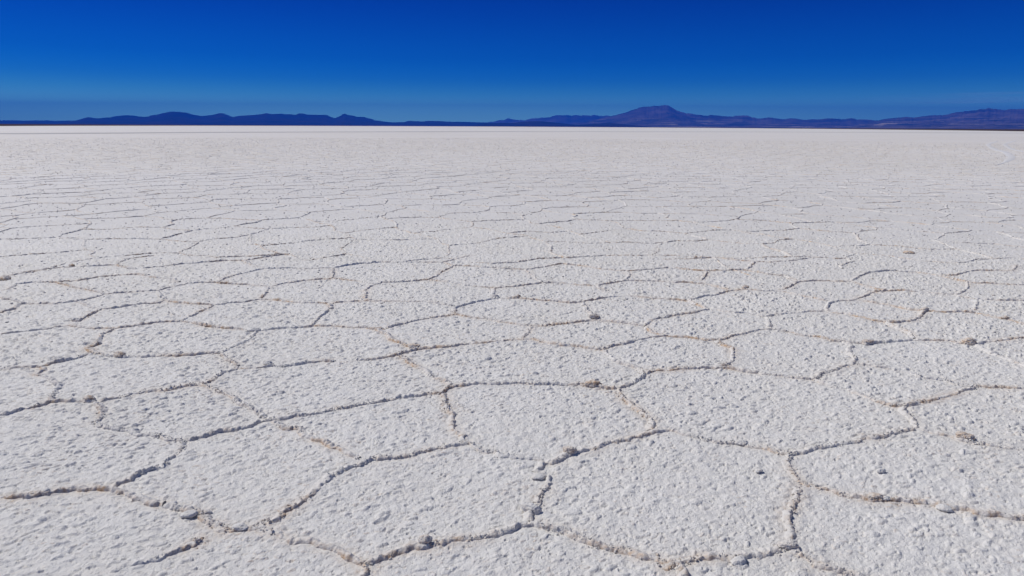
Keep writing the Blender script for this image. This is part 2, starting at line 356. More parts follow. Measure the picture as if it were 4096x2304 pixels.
# explicit far network: a strongly jittered honeycomb (every junction joins three ridges)
CELL = 0.80          # side of the honeycomb
def far_edges():
    s = CELL; w = math.sqrt(3) * s
    segs = []
    jit = lambda i, j, k: ((_hash(np.array([i]), np.array([j]), 900 + k)[0] - 0.5) * 0.85 * s, (_hash(np.array([i]), np.array([j]), 950 + k)[0] - 0.5) * 0.85 * s)
    ymax = 108.0
    nrow = int(ymax / (1.5 * s)) + 2
    V = {}
    def vert(i, j, top):
        key = (i, j, top)
        if key not in V:
            cx = (i + 0.5 * (j % 2)) * w; cy = j * 1.5 * s
            jx, jy = jit(i, j, 1 if top else 0)
            x, y = cx + jx, cy + (s if top else s / 2) + jy   # top apex, or the point between two apices
            if not top: x += w / 2
            V[key] = (x, y)
        return V[key]
    for j in range(0, nrow):
        half = int((0.86 * (j + 1.5) * 1.5 * s + 2) / w) + 1
        for i in range(-half, half + 1):
            up = vert(i, j, True)                       # apex of cell (i,j)
            rgt = vert(i, j, False); lft = vert(i - 1, j, False)
            segs.append((up, rgt)); segs.append((up, lft))
            # apex upwards to the side point of the row above: side point (i', j+1)
            i2 = i if (j % 2) else i - 1
            segs.append((up, vert(i2, j + 1, False)))
    return segs

def in_traced(x, y):
    lim = 9.1 - 0.10 * np.abs(x)
    return (y < 8.45 + 0.25 * np.sin(x * 1.3)) & (y > 2.25) & (np.abs(x) < 0.80 * y + 0.25)

def resample(pts, ds):
    P = np.array(pts, float)
    d = np.hypot(*(P[1:] - P[:-1]).T)
    s = np.concatenate([[0], np.cumsum(d)])
    n = max(3, int(s[-1] / ds) + 1)
    t = np.linspace(0, s[-1], n)
    return np.stack([np.interp(t, s, P[:, 0]), np.interp(t, s, P[:, 1])], 1), t

ridge_co, ridge_fa, ridge_st = [], [], []
_nv = 0
def add_strip(co, fa, st):
    global _nv
    ridge_co.append(co); ridge_fa.append(fa + _nv); ridge_st.append(st); _nv += len(co)

near_samples = []      # points along the traced ridges, for crumbs and the upturned plate rims
def ridge_strip(pts, ds, nacross, idx, wiggle=True, hscale=1.0):
    P, t = resample(pts, ds)
    n = len(P)
    x, y = P[:, 0], P[:, 1]
    if wiggle:
        wx = 0.014 * noise(x, y, 0.11, 11, 2) + 0.006 * noise(x, y, 0.03, 12)
        wy = 0.014 * noise(x, y, 0.11, 13, 2) + 0.006 * noise(x, y, 0.03, 14)
        x = x + wx; y = y + wy
    tx, ty = np.gradient(x), np.gradient(y)
    k = 9 if nacross > 5 else 3
    ker = np.ones(k) / k
    if n > k:
        tx = np.convolve(np.pad(tx, k // 2, 'edge'), ker, 'valid'); ty = np.convolve(np.pad(ty, k // 2, 'edge'), ker, 'valid')
    L = np.hypot(tx, ty) + 1e-9; nx, ny = -ty / L, tx / L
    h = 0.0162 * hscale * (1 + 0.34 * noise(x, y, 0.22, 21, 2) + 0.30 * noise(x, y, 0.06, 22))
    gap = np.clip((noise(x, y, 0.5, 23) + 0.60) / 0.30, 0.75, 1)
    h = np.maximum(h, 0.0110 * hscale) * gap
    w = 0.0145 * (hscale ** 0.5) * (1 + 0.35 * noise(x, y, 0.15, 24) + 0.25 * noise(x, y, 0.045, 25)) * (0.75 + 0.25 * gap)
    end = np.clip(np.minimum(t, t[-1] - t) / 0.03, 0.35, 1)
    h = h * end
    v = np.linspace(-1, 1, nacross)
    # the crust has been pushed up from one side: a long back slope and a short broken face
    flip = np.where(0.25 * nx - ny * 1.0 > 0, 1.0, -1.0)
    nx, ny = nx * flip, ny * flip
    off = w[:, None] * np.where(v[None, :] > 0, v[None, :] * 1.35, v[None, :] * 2.2) * (1 + 0.0 * v[None, :])
    X = x[:, None] + nx[:, None] * off; Y = y[:, None] + ny[:, None] * off
    prof = np.where(v > 0, 1 - v ** 2.0, (1 - np.abs(v) ** 1.25))
    Z = h[:, None] * prof[None, :]
    if nacross > 5:
        lump = 0.0058 * noise(X, Y, 0.020, 31) + 0.0060 * np.abs(noise(X, Y, 0.032, 32)) + 0.0028 * noise(X, Y, 0.0085, 33)
        Z = Z + lump * np.clip(prof * 2, 0, 1)[None, :] * np.clip(gap, .4, 1)[:, None]
        X = X + 0.0045 * noise(X + 9, Y, 0.016, 34) ; Y = Y + 0.0045 * noise(X, Y + 9, 0.016, 35)
    Z = Z + base_height(X, Y) * NEARFADE(X, Y) - 0.011 * (np.abs(v) > 0.98)[None, :] - 0.002
    co = np.stack([X, Y, Z], -1).reshape(-1, 3)
    st = np.clip(0.55 + 0.95 * noise(X, Y, 0.35, 41, 2), 0.03, 1) * np.clip(0.70 + 0.6 * noise(X, Y, 0.05, 42), 0.2, 1)
    st = st * np.where(v > 0, 0.55 + 0.6 * np.clip(v * 1.6, 0, 1), 0.55 * (1 + v))[None, :]
    add_strip(co, grid_faces(n, nacross), st.reshape(-1))
    return x, y

def NEARFADE(x, y):
    r = np.hypot(x, y)
    return np.clip((30 - r) / 15, 0, 1)

for i, pts in enumerate(RIDGES):
    ym = min(p[1] for p in pts)
    ds = 0.0040 if ym < 4.5 else 0.006
    x, y = ridge_strip(pts, ds, 11, i)
    near_samples.append(np.stack([x[::2], y[::2]], 1))
near_samples = np.concatenate(near_samples)

for (a, b) in far_edges():
    mx_, my_ = (a[0] + b[0]) / 2, (a[1] + b[1]) / 2
    if in_traced(np.float64(mx_), np.float64(my_)): continue
    r = math.hypot(mx_, my_)
    if my_ < 0.9 or r > 108 or abs(mx_) > 0.9 * my_ + 1.5: continue
    u = _hash(np.array([int(mx_ * 100)]), np.array([int(my_ * 100)]), 77)[0]
    if u < 0.01 + 0.25 * max(0, (r - 40) / 68): continue
    # a bowed line between the two junctions
    L = math.hypot(b[0] - a[0], b[1] - a[1])
    if L < 0.05: continue
    nx_, ny_ = -(b[1] - a[1]) / L, (b[0] - a[0]) / L
    k1 = (u * 7 % 1 - 0.5) * 0.20 * L; k2 = (u * 13 % 1 - 0.5) * 0.20 * L
    pts = [a, (a[0] + (b[0] - a[0]) * .33 + nx_ * k1, a[1] + (b[1] - a[1]) * .33 + ny_ * k1),
           (a[0] + (b[0] - a[0]) * .68 + nx_ * k2, a[1] + (b[1] - a[1]) * .68 + ny_ * k2), b]
    low = 0.72 + 0.45 * (u * 31 % 1)
    if r < 14: ridge_strip(pts, 0.010, 9, 0, hscale=0.90 * low)
    elif r < 28: ridge_strip(pts, 0.022, 5, 0, hscale=0.86 * low)
    else: ridge_strip(pts, 0.05 if r < 45 else 0.10, 3, 0, hscale=1.0 * low * min(1, (125 - r) / 60))

# crumbs: broken crystals heaped on and beside the traced ridges
def ico(sub=0):
    bm = bmesh.new(); bmesh.ops.create_icosphere(bm, subdivisions=sub + 1, radius=1)
    V = np.array([v.co[:] for v in bm.verts]); Fc = np.array([[v.index for v in f.verts] for f in bm.faces])
    bm.free(); return V, Fc
IV, IF = ico(0)
NCR = 19000
sel = near_samples[rng.integers(0, len(near_samples), NCR)]
sel = sel[np.hypot(sel[:, 0], sel[:, 1]) < 6.5]
off = rng.normal(0, 0.013, sel.shape)
cx, cy = sel[:, 0] + off[:, 0], sel[:, 1] + off[:, 1]
dens = noise(cx, cy, 0.20, 51, 2) > -0.15
cx, cy, off = cx[dens], cy[dens], off[dens]
rad = 0.0020 + 0.0042 * rng.random(len(cx)) ** 2.2
cz = base_height(cx, cy) + 0.017 * np.exp(-(np.hypot(off[:, 0], off[:, 1]) / 0.014) ** 2) * (1 + .4 * noise(cx, cy, .22, 21, 2)) + rad * 0.3 + 0.002
K = len(cx)
vv = IV[None] * rad[:, None, None] * (1 + 0.38 * rng.normal(size=(K, len(IV), 1))).clip(0.5, 1.6) * np.array([1.15, 1.15, 0.85])
vv = vv + np.stack([cx, cy, cz], 1)[:, None, :]
cf = (IF[None] + (np.arange(K) * len(IV))[:, None, None]).reshape(-1, 3)
cst = np.repeat(np.clip(0.15 + 0.8 * noise(cx, cy, 0.35, 41, 2), 0, 1), len(IV))

rc = np.concatenate(ridge_co); rf = np.concatenate(ridge_fa); rs = np.concatenate(ridge_st)
tri = np.concatenate([rf[:, [0, 1, 2]], rf[:, [0, 2, 3]], cf + len(rc)])
ridges = mesh_np('salt_ridges', np.concatenate([rc, vv.reshape(-1, 3)]), tri, ridge_mat, True,
                 {'stain': np.concatenate([rs, cst])})
tag(ridges, 'network of low crumbly salt ridges, tinged ochre, dividing the white flat into polygons', 'salt ridges', kind='stuff')
print('ridge verts', len(rc), 'crumbs', K)

# ground sheet: polar grid about the viewpoint, fine where it is seen from close by
F_ = 683.0
delta = np.concatenate([np.arange(math.radians(43), math.radians(24), -0.42 / F_), np.arange(math.radians(24), math.radians(6.5), -0.23 / F_),
                        np.arange(math.radians(6.5), 0.0011, -0.45 / F_)])
radii = EYE / np.tan(delta)
radii = np.concatenate([[0.05, 0.4, 0.8, 1.1, 1.4, 1.6, 1.72], radii])
rmax_seen = radii[-1]
radii = np.concatenate([radii, np.linspace(0, 1, 8)[1:] ** 1.5 * 1.0 + rmax_seen])   # last rows are stretched to the shore below
az = np.concatenate([np.radians(np.arange(-180, -47, 4.0)), np.radians(np.linspace(-45, 45, 2100)), np.radians(np.arange(47, 179, 4.0))])
NR, NA = len(radii), len(az)
A, Rr = np.meshgrid(az, radii)
edge = np.interp(np.abs(np.degrees(az)), [0, 10, 20, 28, 36, 45, 60, 180], [3600, 3000, 1750, 1050, 640, 560, 800, 800])
for q in range(7):
    f = ((q + 1) / 7.0) ** 1.6
    Rr[-7 + q, :] = rmax_seen * 0 + np.minimum(Rr[-8, :], edge * 0.98) + (edge - np.minimum(Rr[-8, :], edge * 0.98)) * f
Rr[:-7] = np.minimum(Rr[:-7], (edge * 0.9)[None, :] * (0.5 + 0.5 * np.arange(NR - 7)[:, None] / (NR - 7)))
Xg, Yg = (Rr * np.sin(A)), (Rr * np.cos(A))
near = Rr < 16
Z = np.zeros_like(Xg)
ST = np.zeros_like(Xg)
rows = np.where(Rr[:, NA // 2] < 16)[0][-1] + 1
x, y = Xg[:rows], Yg[:rows]
z = base_height(x, y) * NEARFADE(x, y)
# distance to the traced ridges, on a coarse raster
RES = 0.02
gx0, gy0 = -8.5, 1.5
W_, H_ = int(17 / RES), int(9 / RES)
acc = np.full((H_, W_), 1.0, np.float32)
ii = ((near_samples[:, 1] - gy0) / RES).astype(int); jj = ((near_samples[:, 0] - gx0) / RES).astype(int)
for di in range(-6, 7):
    for dj in range(-6, 7):
        a_, b_ = ii + di, jj + dj
        ok = (a_ >= 0) & (a_ < H_) & (b_ >= 0) & (b_ < W_)
        dd = np.hypot(gy0 + (a_ + .5) * RES - near_samples[:, 1], gx0 + (b_ + .5) * RES - near_samples[:, 0])
        np.minimum.at(acc, (a_[ok], b_[ok]), dd[ok].astype(np.float32))
fi = np.clip((y - gy0) / RES - .5, 0, H_ - 1.001); fj = np.clip((x - gx0) / RES - .5, 0, W_ - 1.001)
i0, j0 = fi.astype(int), fj.astype(int); ti, tj = fi - i0, fj - j0
dr = acc[i0, j0] * (1 - ti) * (1 - tj) + acc[i0 + 1, j0] * ti * (1 - tj) + acc[i0, j0 + 1] * (1 - ti) * tj + acc[i0 + 1, j0 + 1] * ti * tj
dr = np.where((x > gx0) & (x < -gx0) & (y < 10.4) & (y > 1.5), dr, 1.0)
rim = np.exp(-(dr / 0.05) ** 2)
z += 0.004 * rim * (0.3 + noise(x, y, 0.25, 61))
rr = Rr[:rows]
fine = np.clip((16 - rr) / 5, 0, 1)
zf = 0.0050 * np.abs(noise(x, y, 0.10, 71, 2)) + 0.0042 * noise(x, y, 0.040, 72, 2) + 0.0022 * noise(x, y, 0.014, 73, 2)
d1 = domes(x + .008 * noise(x, y, .03, 81), y + .008 * noise(x, y, .03, 82), 0.046, 0.005, 0.0155, 0.80, 200, 2.0)
d2 = domes(x + .004 * noise(x, y, .015, 83), y + .004 * noise(x, y, .015, 84), 0.024, 0.003, 0.0080, 0.80, 300, 1.5)
patch = 0.80 + 0.35 * noise(x, y, 0.45, 85, 2)
grow = 1 + 0.85 * np.clip((rr - 3) / 4, 0, 1)
d3 = domes(x + .012 * noise(x, y, .04, 86), y + .012 * noise(x, y, .04, 87), 0.15, 0.012, 0.030, 0.5, 400, 1.9)
patch = patch * (1 + 0.12 * noise(x, y, 1.4, 88))
zf = (zf + 0.36 * d3) - 0.95 * domes(x + .003 * noise(x, y, .012, 95), y, 0.034, 0.003, 0.0085, 0.55, 500, 1.3)
zf = zf + (0.66 * grow * d1 * patch + 0.42 * grow * d2 * patch)
z += zf * fine * (1 - 0.75 * np.exp(-(dr / 0.034) ** 2))
# real ochre staining: round the ridges and at the skirts of some nodules
skirt = np.clip(1 - np.abs(d1 - 0.0045) / 0.0045, 0, 1) * (d1 > 0.0004)
st = 0.45 * rim * np.clip(0.4 + 0.9 * noise(x, y, 0.35, 41, 2), 0, 1) + 0.50 * skirt * np.clip(noise(x, y, 0.12, 91) + 0.1, 0, 1)
st += 0.06 * np.clip(noise(x, y, 0.05, 92) + .2, 0, 1)
Z[:rows] = z; ST[:rows] = np.clip(st, 0, 1)
ST[rows:] = 0.03
ST += np.interp(Rr, [6, 30, 90, 170, 230, 400], [0, 0.07, 0.15, 0.15, 0.09, 0.07])
# further out: wind-roughened swell the grid can still carry
rf_ = Rr[rows - 60:]
Z[rows:] = (base_height(Xg[rows:], Yg[rows:]) * NEARFADE(Xg[rows:], Yg[rows:]))
# knots of crust, too many to count, all over the middle distance
NK = 48000
kr = 6.0 * (100 / 6.0) ** (rng.random(NK) ** 0.62); ka = np.radians(rng.uniform(-44, 44, NK))
kx, ky = kr * np.sin(ka), kr * np.cos(ka)
krad = (0.004 + 0.009 * rng.random(NK) ** 4) * (0.65 + kr / 38)
vv = IV[None] * krad[:, None, None] * (1 + 0.3 * rng.normal(size=(NK, len(IV), 1))).clip(0.5, 1.6) * np.array([1.6, 1.0, 0.75])
vv = vv + np.stack([kx, ky, base_height(kx, ky) * NEARFADE(kx, ky) + krad * 0.15 + 0.004], 1)[:, None, :]
kf = (IF[None] + (np.arange(NK) * len(IV))[:, None, None]).reshape(-1, 3)
knots = mesh_np('salt_nubs', vv.reshape(-1, 3), kf, ridge_mat, True, {'stain': np.repeat(0.4 * rng.random(NK) ** 3, len(IV))})
tag(knots, 'countless small nubs of salt crust scattered over the middle distance', kind='stuff')
ground = mesh_np('salt_flat', np.stack([Xg, Yg, Z], -1).reshape(-1, 3), grid_faces(NR, NA, True)[:, ::-1], salt_mat, True, {'stain': ST.reshape(-1)})
tag(ground, 'vast white salt flat with a nubbly crystal crust', kind='structure')
print('ground verts', NR * NA)
CLODS = [
(0.092,2.791,0.032, 0.10, 1.1, "large smooth rounded white salt clod at the lower end of the short upright ridge"),
(0.548,4.33,0.032, 0.85, 1.2, "rough pinkish brown salt clod at the right end of the long level ridge"),
(-1.169,2.637,0.023, 0.10, 0.8, "long white salt clod lying aslant where ridges meet in the lower left"),
(-1.441,2.737,0.020, 0.10, 0.9, "flat rounded white salt clod just below a ridge kink in the lower left"),
(-2.201,2.914,0.016, 0.08, 1.1, "small white knob of salt on the lowest ridge by the left edge"),
(-2.656,4.009,0.023, 0.55, 1.0, "pale tan crumbly salt clod on a ridge junction at the left"),
(-0.355,2.528,0.017, 0.50, 1.6, "dark upright cluster of salt crystals on the lowest middle ridge"),
(0.138,3.095,0.024, 0.12, 0.6, "long flat white slab of salt lying across the upright ridge"),
(0.312,3.365,0.021, 0.65, 1.2, "tan block of salt crystals by the three-way junction above the upright ridge"),
(2.538,3.524,0.025, 0.85, 1.1, "orange brown rough salt clod on the ridge near the right edge"),
(1.716,2.909,0.020, 0.60, 0.7, "long tan flattened salt clod with a dark hollow, lower right ridge"),
(1.279,3.484,0.023, 0.10, 0.7, "flat white salt clod beside the ochre ridge right of centre"),
(1.979,2.804,0.020, 0.08, 0.8, "white flattened salt clod below the ridge, lower right"),
(1.762,2.891,0.013, 0.10, 1.0, "small round white salt knob just right of the long tan clod"),
(1.868,3.148,0.015, 0.10, 1.0, "small grey white knob alone inside a smooth plate, lower right"),
(0.912,2.404,0.020, 0.10, 0.8, "smooth white salt clod against the underside of the bottom right ridge"),
(1.255,3.163,0.013, 0.10, 0.9, "tiny white salt knob alone in the plate left of the right-hand junction"),
(1.148,2.512,0.022, 0.45, 1.2, "large greyish tan salt clod at the bottom right ridge junction"),
(-2.945,4.876,0.025, 0.80, 1.0, "dark brown salt clod on the lower rim of the lens-shaped plate at left"),
(-2.524,4.924,0.020, 0.20, 1.2, "pale grey rounded salt clod standing up on the left lens-shaped plate's rim"),
(-1.773,4.703,0.020, 0.10, 1.1, "bluish white salt clod on the level ridge left of centre"),
(-3.885,5.839,0.024, 0.20, 1.1, "grey salt clod at the lower end of a short slanting ridge at left"),
(-5.659,7.429,0.042, 0.85, 0.9, "brown flat salt clod at the left edge of the flat"),
(-5.399,8.211,0.027, 0.90, 0.8, "dark brown salt clod on the far ridge at left"),
(-2.19,5.543,0.038, 0.15, 0.9, "broad heap-like white salt clod at a ridge junction left of centre"),
(-0.771,5.12,0.032, 0.60, 1.0, "pinkish grey salt clod where two ridges meet left of centre"),
(0.06,6.745,0.020, 0.60, 1.1, "small tan salt clod on a level ridge in the middle distance"),
(0.749,5.985,0.030, 0.50, 1.1, "peach coloured salt clod with a dark shadow at a junction right of centre"),
(-0.174,6.769,0.029, 0.25, 0.9, "whitish pink salt clod at the foot of a short ridge, middle distance"),
(2.529,7.197,0.026, 0.90, 1.2, "small yellow brown salt clod crowning a curved ridge, right of centre"),
(3.716,5.3,0.036, 0.70, 1.2, "large brown and dark grey salt clod on the ridge near the right edge"),
(5.545,9.43,0.040, 0.85, 0.6, "wide flat ochre salt clod on the farthest distinct ridge at right"),
(2.886,5.287,0.032, 0.60, 0.9, "tan lumpy salt clod at the left end of a ridge, right half"),
(4.539,6.056,0.022, 0.80, 0.8, "small orange brown salt clod on a ridge close to the right edge"),
(3.745,5.047,0.021, 0.05, 0.7, "small flat white slab of salt on the slanting ridge at right"),
(3.954,6.322,0.023, 0.50, 1.0, "small grey brown salt clod at a bend of a right-hand ridge"),
]
# ------------------------------------------------------------------ single clods of salt
def make_clod(x, y, R, brown, flat, label, seed):
    V, Fc = ico(4)
    r_ = np.random.default_rng(seed)
    o = r_.random(3) * 50
    def n3(P, wl, s):
        return (noise(P[:, 0] + o[0], P[:, 1] + o[1], wl, s) + noise(P[:, 1] + o[2], P[:, 2] + o[0], wl, s + 1) + noise(P[:, 2] + o[1], P[:, 0] + o[2], wl, s + 2)) / 1.8
    d = 1 + 0.30 * n3(V, 1.1, 1) + 0.17 * n3(V, 0.5, 4) + (0.15 if brown > .35 else 0.06) * np.abs(n3(V, 0.22, 7)) + (0.12 if brown > .35 else 0.06) * n3(V, 0.11, 9)
    P = V * d[:, None]
    a = r_.random() * 1.2 - 0.6
    P = P * np.array([1.25, 0.90, 0.66 * flat])
    P = P * 1.22
    P = np.stack([P[:, 0] * math.cos(a) - P[:, 1] * math.sin(a), P[:, 0] * math.sin(a) + P[:, 1] * math.cos(a), P[:, 2]], 1) * R
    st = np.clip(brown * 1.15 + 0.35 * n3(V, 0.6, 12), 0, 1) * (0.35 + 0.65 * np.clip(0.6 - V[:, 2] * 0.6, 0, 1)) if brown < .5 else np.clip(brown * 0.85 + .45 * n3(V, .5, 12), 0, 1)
    ob = mesh_np('salt_clod', P, Fc, ridge_mat if brown > .3 else salt_mat, True, {'stain': st})
    bz = float(base_height(np.array([x]), np.array([y]))[0])
    ob.location = (x, y, bz + 0.010 + (0.009 if brown > 0.3 else 0.004) - R * 0.12)
    tag(ob, label, 'salt clod', 'loose clods of salt on the flat')
    return ob
for i, (x, y, R, br, fl, lab) in enumerate(CLODS):
    make_clod(x, y, R, br, fl, lab, 100 + i)
B = [(-41.093,0.00379),(-38.705,0.00258),(-36.126,0.00366),(-35.323,0.00401),(-34.783,0.00353),(-34.063,0.00398),(-33.502,0.00418),(-33.111,0.00355),(-32.537,0.00387),(-31.897,0.00408),(-31.078,0.00326),(-29.881,0.00223),(-28.04,-0.00119)]
LOW = [(-35.647,-0.00331),(-35.37,-0.00217),(-35.083,-0.00011),(-34.743,0.00162),(-34.244,0.00202),(-33.697,0.00061),(-33.314,-0.00108),(-32.868,-0.00242),(-32.642,-0.00287)]
A = [(-33.891,-0.00296),(-33.601,-0.00168),(-33.311,-0.00062),(-32.844,0.00105),(-32.369,0.00308),(-31.897,0.00408),(-31.532,0.00612),(-31.131,0.00853),(-30.813,0.00718),(-30.454,0.00713),(-30.087,0.0079),(-29.719,0.00845),(-29.465,0.00981),(-29.092,0.01048),(-28.717,0.01103),(-28.282,0.01064),(-27.849,0.00939),(-27.403,0.0096),(-27.135,0.01172),(-26.812,0.01203),(-26.413,0.01407),(-26.013,0.01575),(-25.75,0.01618),(-25.357,0.0159),(-24.832,0.01503),(-24.445,0.01263),(-23.78,0.011),(-23.368,0.01183),(-23.022,0.01278),(-22.739,0.01447),(-22.494,0.01515),(-22.191,0.01369),(-21.924,0.01146),(-21.687,0.00997),(-21.294,0.01157),(-20.584,0.01259),(-20.157,0.01292),(-19.824,0.01388),(-19.607,0.01443),(-19.243,0.01553),(-18.887,0.0143),(-18.231,0.01507),(-17.796,0.0141),(-17.501,0.01455),(-17.21,0.01355),(-16.869,0.01583),(-16.463,0.01525),(-16.245,0.01397),(-15.647,0.01407),(-15.196,0.01401),(-14.818,0.0142),(-14.524,0.01159),(-14.188,0.00965),(-13.759,0.01303),(-13.444,0.0164),(-13.22,0.01431),(-12.686,0.01319),(-12.536,0.01187),(-11.918,0.01169),(-11.689,0.01011),(-11.381,0.00907),(-11.113,0.00735),(-10.685,0.00659),(-10.218,0.00516),(-9.59,0.00454),(-8.72,0.00504),(-8.4,0.00697),(-7.448,0.00585),(-6.809,0.00701),(-5.929,0.00682),(-5.288,0.00579),(-4.403,0.00588),(-3.113,0.00559),(-2.305,0.0047),(-1.495,0.00381),(-0.685,0.00223),(-0.068,0.00064)]
Cc = [(-3.52,0.00033),(-3.115,0.00147),(-2.467,0.00386),(-1.495,0.00464),(-0.07,0.0049),(0.335,0.00549),(0.74,0.00635),(1.468,0.00723),(2.277,0.0073),(3.005,0.00613),(3.814,0.00482),(4.783,0.00325),(5.59,0.00168),(6.394,0.00065)]
C2 = [(3.819,0.0007),(4.463,0.00172),(5.106,0.00246),(5.748,0.00306),(6.787,0.00424),(7.981,0.00488),(8.935,0.00386),(9.965,0.00205),(11.145,0.00052)]
Dd = [(-4.728,0.00228),(-3.114,0.00422),(-2.305,0.00539),(-1.495,0.00629),(-1.01,0.00908),(-0.686,0.00883),(-0.444,0.01132),(-0.201,0.01079),(-0.071,0.01026),(0.415,0.00893),(0.982,0.00829),(1.385,0.01038),(2.354,0.0121),(3.079,0.01298),(3.318,0.01532),(3.56,0.01561),(3.801,0.01576),(4.043,0.01496),(4.444,0.01608),(4.767,0.01474),(5.086,0.01612),(5.568,0.01547),(5.967,0.01577),(6.288,0.01511),(6.525,0.01621),(7.006,0.01488),(7.642,0.01518),(8.04,0.01453),(8.754,0.01362),(10.333,0.011),(11.912,0.00436)]
E = [(2.768,0.00061),(3.817,0.00235),(4.782,0.00408),(5.583,0.00578),(6.38,0.0083),(7.172,0.01149),(7.96,0.01452),(8.352,0.0163),(8.743,0.01835),(9.133,0.01971),(9.441,0.02241),(9.828,0.02416),(10.29,0.02685),(10.833,0.02765),(11.295,0.02872),(11.683,0.02845),(12.141,0.02977),(12.451,0.0291),(12.611,0.0271),(12.927,0.02418),(13.242,0.02152),(13.552,0.0202),(13.863,0.01847),(14.09,0.01874),(14.475,0.01716),(14.93,0.01677),(15.237,0.01519),(15.609,0.01625),(16.133,0.01586),(16.658,0.01481),(17.325,0.0143),(17.614,0.01548),(17.979,0.01587),(18.492,0.01522),(18.791,0.01328),(19.231,0.01199),(19.802,0.01265),(20.127,0.01329),(20.272,0.01291),(20.633,0.01163),(21.131,0.01074),(21.476,0.01203),(21.895,0.0119),(22.46,0.01014),(23.142,0.01091),(23.486,0.01053),(24.018,0.01217),(24.491,0.0118),(25.028,0.01105),(25.421,0.01167),(25.746,0.01241),(26.019,0.01056),(26.471,0.01106),(26.992,0.0102),(27.383,0.00923),(28.03,0.00718),(29.305,0.00303)]
Ff = [(24.831,-0.00043),(25.478,0.0025),(26.117,0.00526),(26.752,0.00751),(27.381,0.00948),(27.753,0.01082),(28.186,0.01214),(28.681,0.01286),(29.231,0.0138),(29.543,0.01295),(30.201,0.01435),(30.672,0.01563),(31.265,0.01571),(31.671,0.01626),(32.059,0.0189),(32.343,0.01944),(32.68,0.02032),(33.185,0.02106),(33.509,0.02272),(33.79,0.02245),(33.946,0.02378),(34.174,0.02284),(34.397,0.02235),(34.843,0.02116),(35.051,0.02213),(35.373,0.02219),(35.882,0.02232),(36.537,0.02155),(37.048,0.02212),(37.828,0.01982),(39.092,0.01644),(40.557,0.0121),(41.983,0.00589)]
# ------------------------------------------------------------------ tracks on the flat
def ribbon(name, pts, width, z, mat, label, taper=True, n=160):
    P = np.array(pts, float)
    d = np.hypot(*(P[1:] - P[:-1]).T); s = np.concatenate([[0], np.cumsum(d)])
    # smooth through a Catmull-like densification
    t = np.linspace(0, s[-1], n)
    X = np.interp(t, s, P[:, 0]); Y = np.interp(t, s, P[:, 1])
    for _ in range(6):
        X[1:-1] = (X[:-2] + 2 * X[1:-1] + X[2:]) / 4; Y[1:-1] = (Y[:-2] + 2 * Y[1:-1] + Y[2:]) / 4
    tx, ty = np.gradient(X), np.gradient(Y); L = np.hypot(tx, ty); nx, ny = -ty / L, tx / L
    w = width * (1 + 0.25 * noise(X, Y, 3.0, 5, 2)) / 2
    if taper: w = w * np.clip(np.minimum(np.arange(n), np.arange(n)[::-1]) / 18, 0.12, 1)
    v = np.array([-1, -0.8, -.3, .3, 0.8, 1]); zz = np.array([-0.02, -0.008, 0.0, 0.0, -0.008, -0.02])
    co = np.stack([X[:, None] + nx[:, None] * w[:, None] * v, Y[:, None] + ny[:, None] * w[:, None] * v,
                   np.broadcast_to(z + zz, (n, 6))], -1).reshape(-1, 3)
    o = mesh_np(name, co, grid_faces(n, 6)[:, ::-1], mat, True, {'stain': np.zeros(n * 6)})
    tag(o, label, kind='structure'); return o

packed = salt_material('packed_salt', (0.77, 0.755, 0.735, 1), OCHRE)
grey = salt_material('damp_salt', (0.50, 0.485, 0.47, 1), OCHRE)
T1 = [(68.059, 98.121), (61.307, 89.24), (52.484, 77.118), (45.112, 65.806), (40.359, 58.236), (37.761, 53.649), (34.498, 48.495), (31.037, 43.269), (27.877, 39.012), (25.112, 35.494), (23.053, 33.086)]
T2 = [(74.905, 104.001), (67.139, 94.082), (55.645, 79.059), (47.711, 67.229), (42.061, 58.5), (40.291, 55.348), (39.042, 53.192), (37.732, 50.592)]
ribbon('tyre_track', T1, 0.50, 0.018, packed, 'pale winding tyre track pressed into the salt, the nearer and wider of the two')
ribbon('tyre_track', T2, 0.45, 0.018, packed, 'pale winding tyre track pressed into the salt, the one running out of the frame')
ribbon('road', [(-260, 20), (-150, 70), (-88.68, 120.977), (-63.844, 174.091 * .97), (-0.278, 232), (101.851, 282), (205, 290), (330, 300)], 13, 0.045, grey,
       'thin grey vehicle road running straight across the far salt', taper=False, n=300)

